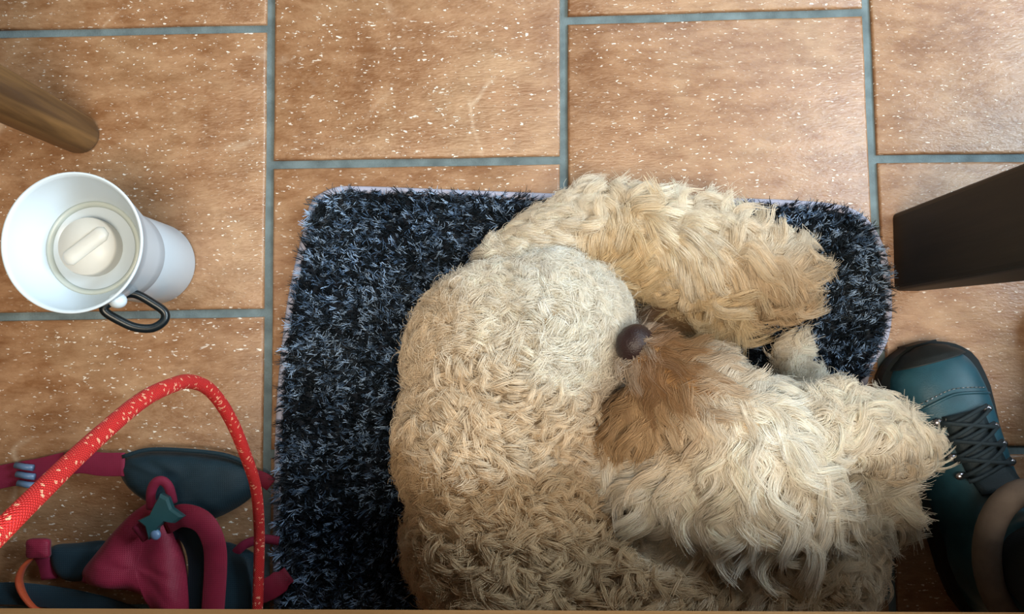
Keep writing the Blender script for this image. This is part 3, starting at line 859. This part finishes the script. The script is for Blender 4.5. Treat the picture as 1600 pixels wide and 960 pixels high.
puff('chest_panel', [(247, 782), (215, 796), (180, 830), (146, 868), (127, 894), (136, 912), (165, 917), (203, 921), (232, 936), (252, 965), (292, 965), (296, 920), (290, 880), (277, 838), (262, 806)],
     .030, .020, M_BURGUNDY, har, zfun=lambda p: .004*math.sin(p.x*85+1.5) + .003*math.sin(p.y*70), wr=.0016)
band('panel_seam', cr([(130, 906, .036), (165, 916, .038), (203, 919, .038), (234, 934, .036), (252, 960, .034)]), 7*s0, .004, M_WEBBING, har)
band('arch_strap', cr([(258, 818, .040), (285, 806, .052), (315, 815, .056), (332, 842, .056), (337, 880, .05), (332, 965, .045)]), 34*s0, .003, M_BURGUNDY, har)
band('arch_lining', cr([(262, 832, .030), (285, 828, .036), (303, 850, .036), (310, 890, .034), (304, 965, .03)]), 30*s0, .003, M_NAVY, har)
tube('grab_loop', cr([(236, 795, .055), (236, 770, .062), (243, 755, .066), (254, 752, .066), (264, 762, .064), (270, 785, .056)]), .0052, M_WEBBING, har, 12, flat=.7)
def slab(name, outline, z, th, mat, parent, n=3):
    pts = catmull(outline, n, closed=True); w = [P(a, b, z) for a, b in pts]; m = len(w)
    c = sum(w, Vector((0, 0, 0)))/m
    v = [Vector((p.x, p.y, z)) for p in w] + [Vector((p.x, p.y, z+th*.7)) for p in w] + [Vector((c.x+(p.x-c.x)*.86, c.y+(p.y-c.y)*.86, z+th)) for p in w] + [Vector((c.x, c.y, z+th)), Vector((c.x, c.y, z))]
    f = []
    for k in range(m):
        k2 = (k+1) % m
        f += [(k, k2, m+k2, m+k), (m+k, m+k2, 2*m+k2, 2*m+k), (2*m+k, 2*m+k2, 3*m), (k2, k, 3*m+1)]
    return recalc(mesh_obj(name, v, f, mat, parent))
buckle = slab('buckle', [(255, 770), (267, 776), (273, 793), (291, 806), (277, 816), (262, 813), (251, 824), (249, 838), (236, 842), (231, 822), (219, 812), (238, 803), (246, 786)], .066, .010, M_BUCKLE, har, 1)
blob('release_button', P(243, 836, .074), ((1, 0, 0), (0, 1, 0), (0, 0, 1)), (.0055, .0055, .004), M_BLUEPLASTIC, buckle, 3)
for _o in (buckle,): _o.data.polygons.foreach_set('use_smooth', [False]*len(_o.data.polygons))
tube('webbing_roll', cr([(214, 820, .062), (222, 830, .062), (231, 842, .062)]), .0062, M_WEBBING, har, 12)
puff('belly_pad', [(80, 856), (120, 850), (165, 848), (160, 880), (140, 905), (105, 908), (84, 890)], .010, .012, M_NAVY, har)
slab('end_tab', [(46, 843), (62, 841), (79, 843), (80, 857), (79, 870), (62, 871), (46, 870), (45, 857)], .022, .008, M_BURGUNDY, har)
band('tab_strap', cr([(62, 862, .02), (72, 880, .016), (78, 905, .012)]), 26*s0, .0025, M_WEBBING, har)
band('orange_strap', cr([(56, 868, .018), (36, 888, .02), (30, 912, .018), (45, 940, .014), (75, 965, .01)]), .012, .003, M_ORANGE, har, side=(0, 0, 1))
band('dark_strap', cr([(-40, 930, .008), (20, 928, .010), (90, 935, .010), (160, 950, .010), (230, 975, .01)]), 34*s0, .003, M_NAVY, har)
puff('side_pad', [(340, 850), (380, 858), (402, 876), (410, 930), (400, 975), (330, 975), (328, 900)], .012, .016, M_NAVY, har)
tube('side_ring', cr([(366, 866, .018), (385, 850, .02), (412, 843, .02), (436, 846, .018)]), .005, M_WEBBING, har, 10, flat=.6)
band('side_tab', cr([(398, 930, .022), (425, 918, .024), (452, 898, .020)]), [20*s0, 34*s0]+[34*s0]*8+[26*s0]*3, .0025, M_BURGUNDY, har)
band('upper_tab', cr([(396, 744, .012), (412, 750, .014), (424, 758, .012)]), 22*s0, .0025, M_BURGUNDY, har)

# ------------------------------------------------------------------ leash rope
def rope_material():
    t = NT('red_climbing_rope'); b = t.b
    uv = t.add('ShaderNodeUVMap', uv_map='UVMap')
    mp = t.add('ShaderNodeMapping'); t.L(uv.outputs[0], mp.inputs['Vector'])
    w1 = t.add('ShaderNodeTexWave', Scale=1.0); w1.wave_type = 'BANDS'; w1.bands_direction = 'DIAGONAL'
    t.L(mp.outputs[0], w1.inputs['Vector'])
    mp2 = t.add('ShaderNodeMapping'); mp2.inputs['Scale'].default_value = (-1, 1, 1); t.L(uv.outputs[0], mp2.inputs['Vector'])
    w2 = t.add('ShaderNodeTexWave', Scale=1.0); w2.bands_direction = 'DIAGONAL'; t.L(mp2.outputs[0], w2.inputs['Vector'])
    mul = t.add('ShaderNodeMath', operation='MULTIPLY'); t.L(w1.outputs['Fac'], mul.inputs[0]); t.L(w2.outputs['Fac'], mul.inputs[1])
    vo = t.add('ShaderNodeTexVoronoi', Scale=1.7); t.L(uv.outputs[0], vo.inputs['Vector'])
    sp = t.add('ShaderNodeSeparateColor'); t.L(vo.outputs['Color'], sp.inputs[0])
    g = t.add('ShaderNodeMath', operation='GREATER_THAN'); g.inputs[1].default_value = .925; t.L(sp.outputs[0], g.inputs[0])
    base = t.ramp(mul.outputs[0], [(0.0, (0.40, 0.008, 0.010)), (0.5, (0.84, 0.024, 0.018))])
    c = t.mix(g.outputs[0], base.outputs[0], (0.85, 0.36, 0.22))
    t.L(c, b.inputs['Base Color']); b.inputs['Roughness'].default_value = .55; b.inputs['Sheen Weight'].default_value = 0.0
    t.bump(mul.outputs[0], .9, .0012)
    return t.m
def rope():
    pts = [(-.47, -.30, .457), (-.40, -.22, .50)]
    pts = [Vector(p) for p in pts] + [P(-90, 925, .575), P(0, 832, .56), P(60, 772, .53), P(140, 695, .47), P(220, 627, .40), P(270, 602, .35), P(300, 597, .31), P(330, 612, .27),
          P(360, 655, .215), P(385, 715, .15), P(400, 765, .10), P(405, 830, .06), P(404, 900, .045), P(402, 960, .040), P(398, 1000, .03)]
    path = [Vector(p) for p in catmull([tuple(p) for p in pts], 10)]
    R = .0056; seg = 16
    v, f = tube_data(path, R, seg)
    o = mesh_obj('leash', v, f, rope_material())
    me = o.data; uvl = me.uv_layers.new(name='UVMap')
    dist = [0.0]
    for i in range(1, len(path)): dist.append(dist[-1] + (path[i]-path[i-1]).length)
    for poly in me.polygons:
        vs = list(poly.vertices); ks = [q % seg for q in vs]
        wrap = 0 in ks and seg-1 in ks
        for li, q in zip(poly.loop_indices, vs):
            k = q % seg; i = q // seg
            if wrap and k == 0: k = seg
            uvl.data[li].uv = (k/seg*10.0, dist[i]/(2*math.pi*R)*10.0)
    o['label'] = 'red rope leash arching up over the dog harness'; o['category'] = 'leash'
rope()

# ------------------------------------------------------------------ person: boots and trousers
toe = P(1446, 541, .04)
ank = P(1640, 880, .16)
ydir = Vector((toe.x-ank.x, toe.y-ank.y, 0)).normalized(); xdir = Vector((ydir.y, -ydir.x, 0))
heel = Vector((toe.x, toe.y, 0)) - ydir*.300
person = empty('person', (heel.x, heel.y, 0), 'seated person in black trousers and dark teal lace-up hiking boots', 'person')

def boot_width(y):      # half widths left/right over the boot's length
    ys = [0, .02, .05, .10, .15, .20, .24, .27, .288, .30]
    ws = [.018, .031, .037, .037, .041, .047, .050, .046, .036, .010]
    return float(np.mean([np.interp(min(max(y+d, 0), .3), ys, ws) for d in np.linspace(-.007, .007, 7)])) if y < .293 else float(np.interp(y, [.293, .297, .3], [.0265, .019, .008]))
def boot_height(y):
    return float(np.interp(y, [0, .05, .10, .14, .17, .20, .24, .27, .29, .30], [.10, .12, .125, .112, .098, .086, .074, .066, .055, .040]))
def foot_loft(y0, y1, grow, zlo, n=26, cut_low=0.0):
    """Closed loft of the foot from y0 to y1."""
    verts, faces, seg = [], [], 20
    for i in range(n):
        y = y0 + (y1-y0)*i/(n-1)
        w = boot_width(y)+grow; h = boot_height(y)+grow
        for k in range(seg):
            a = math.pi*k/(seg-1)
            ca, sa = math.cos(a), math.sin(a)
            verts.append((w*math.copysign(abs(ca)**.75, ca), y, zlo + (h-zlo)*sa**.8))
    for i in range(n-1):
        for k in range(seg-1):
            faces.append((i*seg+k, i*seg+k+1, (i+1)*seg+k+1, (i+1)*seg+k))
        faces.append((i*seg+seg-1, i*seg, (i+1)*seg, (i+1)*seg+seg-1))
    faces.append(tuple(range(seg))); faces.append(tuple(range((n-1)*seg+seg-1, (n-1)*seg-1, -1)))
    return verts, faces
def make_boot(base, mirror=1):
    def W(p): return base + xdir*(p[0]*mirror) + ydir*p[1] + Vector((0, 0, p[2]))
    bm = bmesh.new()
    v, f = foot_loft(0.004, .299, 0, .022)
    vs = [bm.verts.new(W(p)) for p in v]
    for q in f: bm.faces.new([vs[i] for i in q])
    for i in range(14):                                   # shaft
        z = .05 + i*.0058
        m = Matrix.Translation(W((0, .078 - i*.0008, z))) @ Matrix(((xdir.x, ydir.x, 0, 0), (xdir.y, ydir.y, 0, 0), (0, 0, 1, 0), (0, 0, 0, 1))) @ Matrix.Diagonal((.046, .062, .02, 1))
        bmesh.ops.create_icosphere(bm, subdivisions=3, radius=1, matrix=m)
    bmesh.ops.recalc_face_normals(bm, faces=bm.faces)
    me = remeshed(bm, .0035, 6, 'boot')
    off = root_loc(person)
    for q in me.vertices: q.co -= off
    me.materials.clear(); me.materials.append(M_LEATHER)
    boot = link(bpy.data.objects.new('boot', me), person)
    # sole
    out = []
    ysl = [0.0, .004, .012, .03, .06, .09, .12, .15, .18, .20, .22, .24, .255, .27, .28, .288, .293, .297, .301, .303]
    for y in ysl: out.append((boot_width(min(y, .3))+.005, y))
    for y in ysl[::-1]: out.append((-boot_width(min(y, .3))-.005, y))
    m = len(out); sv, sf = [], []
    for z, g in ((0, 0), (.012, .0015), (.026, .001), (.031, -.004)):
        sv += [W((x+math.copysign(g, x), y, z)) for x, y in out]
    for r in range(3):
        for k in range(m): sf.append((r*m+k, r*m+(k+1) % m, (r+1)*m+(k+1) % m, (r+1)*m+k))
    sf.append(tuple(range(m-1, -1, -1))); sf.append(tuple(range(3*m, 4*m)))
    recalc(mesh_obj('sole', sv, sf, M_RUBBER, boot))
    # rubber toe bumper: a shell over the very front
    v, f = foot_loft(.283, .3005, .0028, .024, 14)
    recalc(mesh_obj('toe_bumper', [W(p) for p in v], f, M_RUBBER, boot))
    def top(x, y, lift=.002):
        w = boot_width(y); r = max(0, 1-(abs(x)/w)**2.6) if w > 0 else 0
        zz = .022 + (boot_height(y)-.022)*r**.4
        if y < .17: zz = max(zz, .098 + (.17-y)*.9)
        return W((x, y, zz+lift))
    # toe seam, double stitching, tongue
    tube('toe_seam', [top(x, .248 - 1.2*abs(x)**1.5, .0005) for x in np.linspace(-.042, .042, 15)], .0016, M_LEATHER, boot, 8)
    for k in range(16):
        x0 = -.038 + k*.0048
        tube('stitch', [top(x, .2535 - 1.2*abs(x)**1.5, .0006) for x in (x0, x0+.0028)], .0006, M_HOOK, boot, 5)
    tv, tf = [], []
    ys = np.linspace(.230, .155, 14)
    for y in ys:
        for x in np.linspace(-.021, .021, 7): tv.append(top(x, y, .003 + .003*(1-(x/.021)**2)))
    for i in range(13):
        for k in range(6): tf.append((i*7+k, i*7+k+1, (i+1)*7+k+1, (i+1)*7+k))
    tg = recalc(mesh_obj('tongue', tv, tf, M_TONGUE, boot))
    sm = tg.modifiers.new('thickness', 'SOLIDIFY'); sm.thickness = .003
    # lacing
    rows = [.226, .208, .190, .172]
    for i, y in enumerate(rows):
        for s in (-1, 1):
            p = top(s*.026, y, .003)
            hk = blob('lace_hook', p, (xdir, ydir, Vector((0, 0, 1))), (.0055, .0042, .003), M_HOOK, boot, 2)
        tube('lace', [top(x, y + .004*math.sin(x*60), .006 + .003*(1-(x/.026)**2)) for x in np.linspace(-.026, .026, 9)], .0021, M_LACE, boot, 8, flat=.7)
        if i < len(rows)-1:
            for s in (-1, 1):
                tube('lace', [top(s*(-.026 + .052*q), y + (rows[i+1]-y)*q, .008 + .003*(1-((q-.5)*2)**2)) for q in np.linspace(0, 1, 9)], .0021, M_LACE, boot, 8, flat=.7)
    # padded collar, open ring tilted forward
    ring = []
    for k in range(40):
        a = 2*math.pi*k/40
        ring.append(W((.047*math.cos(a), .088 + .070*math.sin(a), .137 + .014*math.sin(a))))
    tube('collar', ring, .0120, M_COLLAR, boot, 14, closed=True, flat=1.3, up=(0, 0, 1))
    return boot
heels = [heel, heel + xdir*.195 + ydir*.015]
for i, hb in enumerate(heels):
    make_boot(hb, 1 if i == 0 else -1)

def trousers():
    bm = bmesh.new()
    def ch(pts, rads, n=9):
        path = catmull([tuple(p) for p in pts], n)
        rr = np.interp(np.linspace(0, len(pts)-1, len(path)), range(len(pts)), rads)
        for p, r in zip(path, rr): bmesh.ops.create_icosphere(bm, subdivisions=2, radius=r, matrix=Matrix.Translation(Vector(p)))
    hips = []
    for hb in heels:
        an = hb + ydir*.085
        kn = Vector((an.x+.035, yb+.105, .530))
        hp = Vector((kn.x+.02, yb-.26, .556))
        ch([an+Vector((0, 0, .14)), an+Vector((.005, 0, .20)), an.lerp(kn, .5)+Vector((.005, .012, 0.0)), kn], [.040, .047, .056, .064])
        ch([kn, kn.lerp(hp, .5), hp], [.066, .078, .090])
        hips.append(hp)
    c = (hips[0]+hips[1])/2
    ch([hips[0], c, hips[1]], [.092, .10, .092])
    me = remeshed(bm, .008, 6, 'trousers')
    off = root_loc(person)
    for q in me.vertices: q.co -= off
    me.materials.clear(); me.materials.append(M_TROUSER)
    link(bpy.data.objects.new('trousers', me), person)
trousers()
